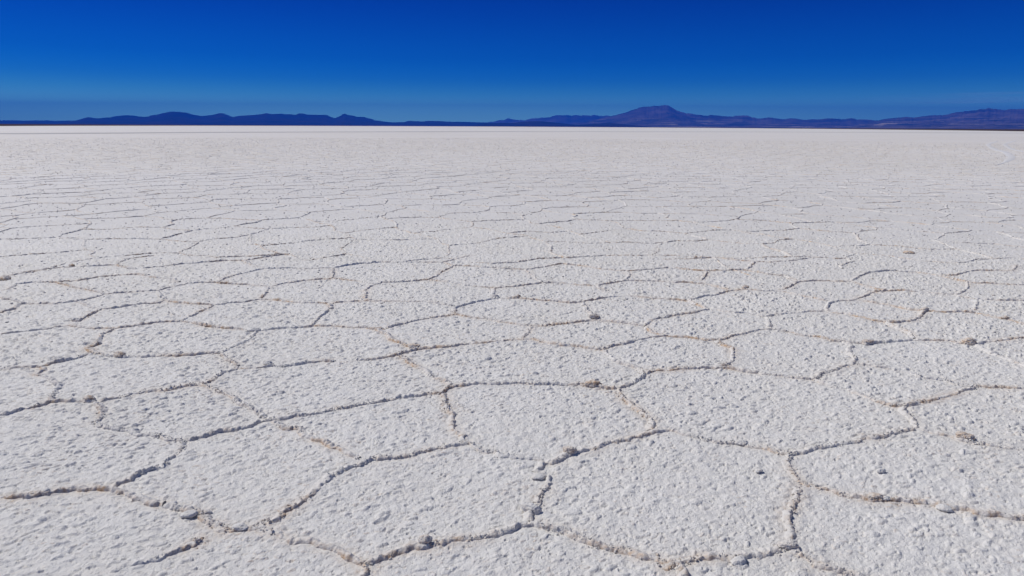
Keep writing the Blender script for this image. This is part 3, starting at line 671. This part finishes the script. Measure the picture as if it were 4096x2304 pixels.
# ------------------------------------------------------------------ land beyond the salt, and the mountains
def land_material(name, c1, c2, pale, pale_amt, zmax=60.0, scale=0.0012):
    m, t, b, out = node_mat(name)
    N, L = t.nodes.new, t.links.new
    tc = N('ShaderNodeTexCoord')
    n1 = N('ShaderNodeTexNoise'); n1.inputs['Scale'].default_value = scale; n1.inputs['Detail'].default_value = 8
    n1.inputs['Roughness'].default_value = 0.62
    L(tc.outputs['Object'], n1.inputs['Vector'])
    r1 = N('ShaderNodeMapRange'); r1.inputs['From Min'].default_value = .38; r1.inputs['From Max'].default_value = .62
    L(n1.outputs['Fac'], r1.inputs['Value'])
    mx = N('ShaderNodeMix'); mx.data_type = 'RGBA'; mx.inputs['A'].default_value = c1; mx.inputs['B'].default_value = c2
    L(r1.outputs[0], mx.inputs['Factor'])
    # dry pale patches low on the slopes, drawn out level like salt pans and gravel fans
    mp = N('ShaderNodeMapping'); mp.inputs['Scale'].default_value = (0.0009, 0.0009, 0.030)
    L(tc.outputs['Object'], mp.inputs['Vector'])
    n2 = N('ShaderNodeTexNoise'); n2.inputs['Scale'].default_value = 1.0; n2.inputs['Detail'].default_value = 6
    L(mp.outputs[0], n2.inputs['Vector'])
    r2 = N('ShaderNodeMapRange'); r2.inputs['From Min'].default_value = .56; r2.inputs['From Max'].default_value = .70
    r2.inputs['To Max'].default_value = pale_amt
    L(n2.outputs['Fac'], r2.inputs['Value'])
    sp = N('ShaderNodeSeparateXYZ'); L(tc.outputs['Object'], sp.inputs[0])
    r3 = N('ShaderNodeMapRange'); r3.inputs['From Min'].default_value = zmax; r3.inputs['From Max'].default_value = zmax * 3
    r3.inputs['To Min'].default_value = 1.0; r3.inputs['To Max'].default_value = 0.12
    L(sp.outputs['Z'], r3.inputs['Value'])
    mu = N('ShaderNodeMath'); mu.operation = 'MULTIPLY'; mu.use_clamp = True
    L(r2.outputs[0], mu.inputs[0]); L(r3.outputs[0], mu.inputs[1])
    m2 = N('ShaderNodeMix'); m2.data_type = 'RGBA'; m2.inputs['B'].default_value = pale
    L(mu.outputs[0], m2.inputs['Factor']); L(mx.outputs['Result'], m2.inputs['A'])
    L(m2.outputs['Result'], b.inputs['Base Color'])
    b.inputs['Roughness'].default_value = 1.0; b.inputs['Specular IOR Level'].default_value = 0.0
    return m

shore_mat = land_material('shore_earth', (0.05, 0.035, 0.028, 1), (0.09, 0.06, 0.045, 1), (0.45, 0.38, 0.30, 1), 0.5, zmax=20, scale=0.004)
dark_rock = land_material('dark_rock', (0.012, 0.012, 0.012, 1), (0.035, 0.024, 0.022, 1), (0.4, .3, .22, 1), 0.0)
red_rock = land_material('red_rock', (0.03, 0.032, 0.042, 1), (0.145, 0.115, 0.13, 1), (0.55, 0.45, 0.34, 1), 0.75, zmax=90)

# one wide sheet of land under and beyond the salt
nr_, na_ = 40, 180
rr_ = np.concatenate([[0], np.geomspace(200, 60000, nr_ - 1)]); aa_ = np.linspace(0, 2 * math.pi, na_, endpoint=False)
A2, R2 = np.meshgrid(aa_, rr_)
land = mesh_np('terrain', np.stack([R2 * np.sin(A2), R2 * np.cos(A2), np.full_like(A2, -0.30)], -1).reshape(-1, 3), grid_faces(nr_, na_, True)[:, ::-1], shore_mat)
tag(land, 'dark bare shore land beyond the salt', kind='structure')

def mountains(name, prof, D, front, back, mat, seed, label, rough=0.35, wl=1800.0, kind='structure', step=0.045, power=1.25, jag=0.0):
    P = np.array(prof); a = np.arange(P[0, 0], P[-1, 0], step)
    e = np.interp(a, P[:, 0], P[:, 1])
    for _ in range(2): e[1:-1] = (e[:-2] + 2 * e[1:-1] + e[2:]) / 4
    Hh = np.maximum(D * e + EYE, -2.0)
    env = np.clip(Hh / (Hh.max() * 0.15), 0, 1)
    if jag: Hh = Hh + jag * env * noise(a * 1000, a * 0, 90, seed, 3, .6)
    t1 = np.linspace(0, 1, 46); t2 = np.linspace(1, 2, 14)[1:]
    t = np.concatenate([t1, t2])
    r = np.where(t <= 1, D - front * (1 - t), D + back * (t - 1))
    Am, Tm = np.meshgrid(np.radians(a), t); Rm = np.broadcast_to(r[:, None], Am.shape)
    X, Y = Rm * np.sin(Am), Rm * np.cos(Am)
    shp = np.where(Tm <= 1, Tm ** power, np.clip(2 - Tm, 0, 1) ** 1.1)
    rn = 1 - np.abs(noise(X, Y, wl, seed, 5, 0.6)) * 2.6
    carve = np.clip(1 - rn, 0, 1) * rough * (1 - np.clip(Tm, 0, 1) ** 3) + np.where(Tm > 1, .1, 0)
    Zm = np.maximum(Hh[None, :], 0) * shp * (1 - carve) - 0.6
    Zm[-1] = -3; Zm[0] = -3; Zm[:, 0] = -3; Zm[:, -1] = -3
    o = mesh_np(name, np.stack([X, Y, Zm], -1).reshape(-1, 3), grid_faces(len(t), len(a))[:, ::-1], mat, True)
    tag(o, label, kind=kind); return o

mountains('hills', B, 24000, 4000, 3000, dark_rock, 3, 'faint low hills at the far left end of the skyline', 0.2)
mountains('hills', LOW, 17500, 1500, 1500, dark_rock, 4, 'small dark rise in front of the faint left-hand hills', 0.2, 900)
mountains('mountain_range', A, 20000, 5500, 5000, dark_rock, 5, 'long dark blue mountain range with rounded tops and one pointed peak', 0.6, 1500)
mountains('mountain_range', Dd, 29000, 2500, 1500, red_rock, 6, 'distant jagged pale blue range left of the flat-topped mountain', 0.3, 1500, jag=25)
mountains('mountain_range', E, 21500, 7000, 4500, red_rock, 7, 'broad flat-topped reddish volcano with low hills trailing to its right', 0.65, 1700, jag=14, power=1.5)
mountains('hills', Cc, 15000, 2500, 2500, dark_rock, 8, 'very low dark brown hill at the middle of the horizon', 0.15, 900)
mountains('hills', C2, 14000, 2200, 2200, dark_rock, 9, 'very low dark brown hill below the left slope of the volcano', 0.15, 900)
mountains('mountain_range', Ff, 19000, 8500, 5000, red_rock, 10, 'rugged reddish mountain range rising at the right edge of the flat', 0.7, 1500, jag=14, power=1.6)

# ------------------------------------------------------------------ thin cloud over the right-hand range
m, t, b, out = node_mat('cirrus')
N, L = t.nodes.new, t.links.new
tc = N('ShaderNodeTexCoord'); mp = N('ShaderNodeMapping'); mp.inputs['Scale'].default_value = (0.00012, 0.00005, 0.0006)
mp.inputs['Rotation'].default_value = (0, 0, 0.5)
L(tc.outputs['Object'], mp.inputs[0])
n1 = N('ShaderNodeTexNoise'); n1.inputs['Scale'].default_value = 1.0; n1.inputs['Detail'].default_value = 5
L(mp.outputs[0], n1.inputs['Vector'])
gr = N('ShaderNodeTexGradient'); gr.gradient_type = 'SPHERICAL'
mp2 = N('ShaderNodeMapping'); mp2.inputs['Scale'].default_value = (1 / 13000, 1 / 13000, 0)
L(tc.outputs['Object'], mp2.inputs[0]); L(mp2.outputs[0], gr.inputs[0])
mr = N('ShaderNodeMapRange'); mr.inputs['From Min'].default_value = .35; mr.inputs['From Max'].default_value = .75; mr.inputs['To Max'].default_value = 0.24
L(n1.outputs['Fac'], mr.inputs['Value'])
mu = N('ShaderNodeMath'); mu.operation = 'MULTIPLY'
L(mr.outputs[0], mu.inputs[0]); L(gr.outputs['Fac'], mu.inputs[1])
tr = N('ShaderNodeBsdfTransparent'); tl = N('ShaderNodeBsdfTranslucent'); tl.inputs['Color'].default_value = (.9, .9, .9, 1)
mxs = N('ShaderNodeMixShader'); L(mu.outputs[0], mxs.inputs[0]); L(tr.outputs[0], mxs.inputs[1]); L(tl.outputs[0], mxs.inputs[2])
L(mxs.outputs[0], out.inputs['Surface'])
bm = bmesh.new(); bmesh.ops.create_uvsphere(bm, u_segments=48, v_segments=24, radius=1)
me = bpy.data.meshes.new('cloud'); bm.to_mesh(me); bm.free(); me.materials.append(m)
for pl in me.polygons: pl.use_smooth = True
cloud = bpy.data.objects.new('cloud', me); C.objects.link(cloud)
me.transform(Matrix.Diagonal((13000, 13000, 350, 1)))
cloud.location = (47000, 70000, 2900)
tag(cloud, 'faint wisp of thin cloud low over the right-hand mountains', kind='stuff')

# ------------------------------------------------------------------ haze
bm = bmesh.new(); bmesh.ops.create_cube(bm, size=1)
me = bpy.data.meshes.new('haze'); bm.to_mesh(me); bm.free()
me.transform(Matrix.Diagonal((62000, 62000, 904, 1)))
hz = bpy.data.objects.new('haze', me); C.objects.link(hz); hz.location = (0, 0, 450)
m = bpy.data.materials.new('haze'); m.use_nodes = True; t = m.node_tree; t.nodes.clear()
out = t.nodes.new('ShaderNodeOutputMaterial'); pv = t.nodes.new('ShaderNodeVolumePrincipled')
pv.inputs['Color'].default_value = (0.015, 0.18, 1.0, 1); pv.inputs['Density'].default_value = 6.5e-5
pv.inputs['Anisotropy'].default_value = 0.0
t.links.new(pv.outputs[0], out.inputs['Volume'])
me.materials.append(m)
tag(hz, 'thin blue air in front of the far mountains', kind='stuff')
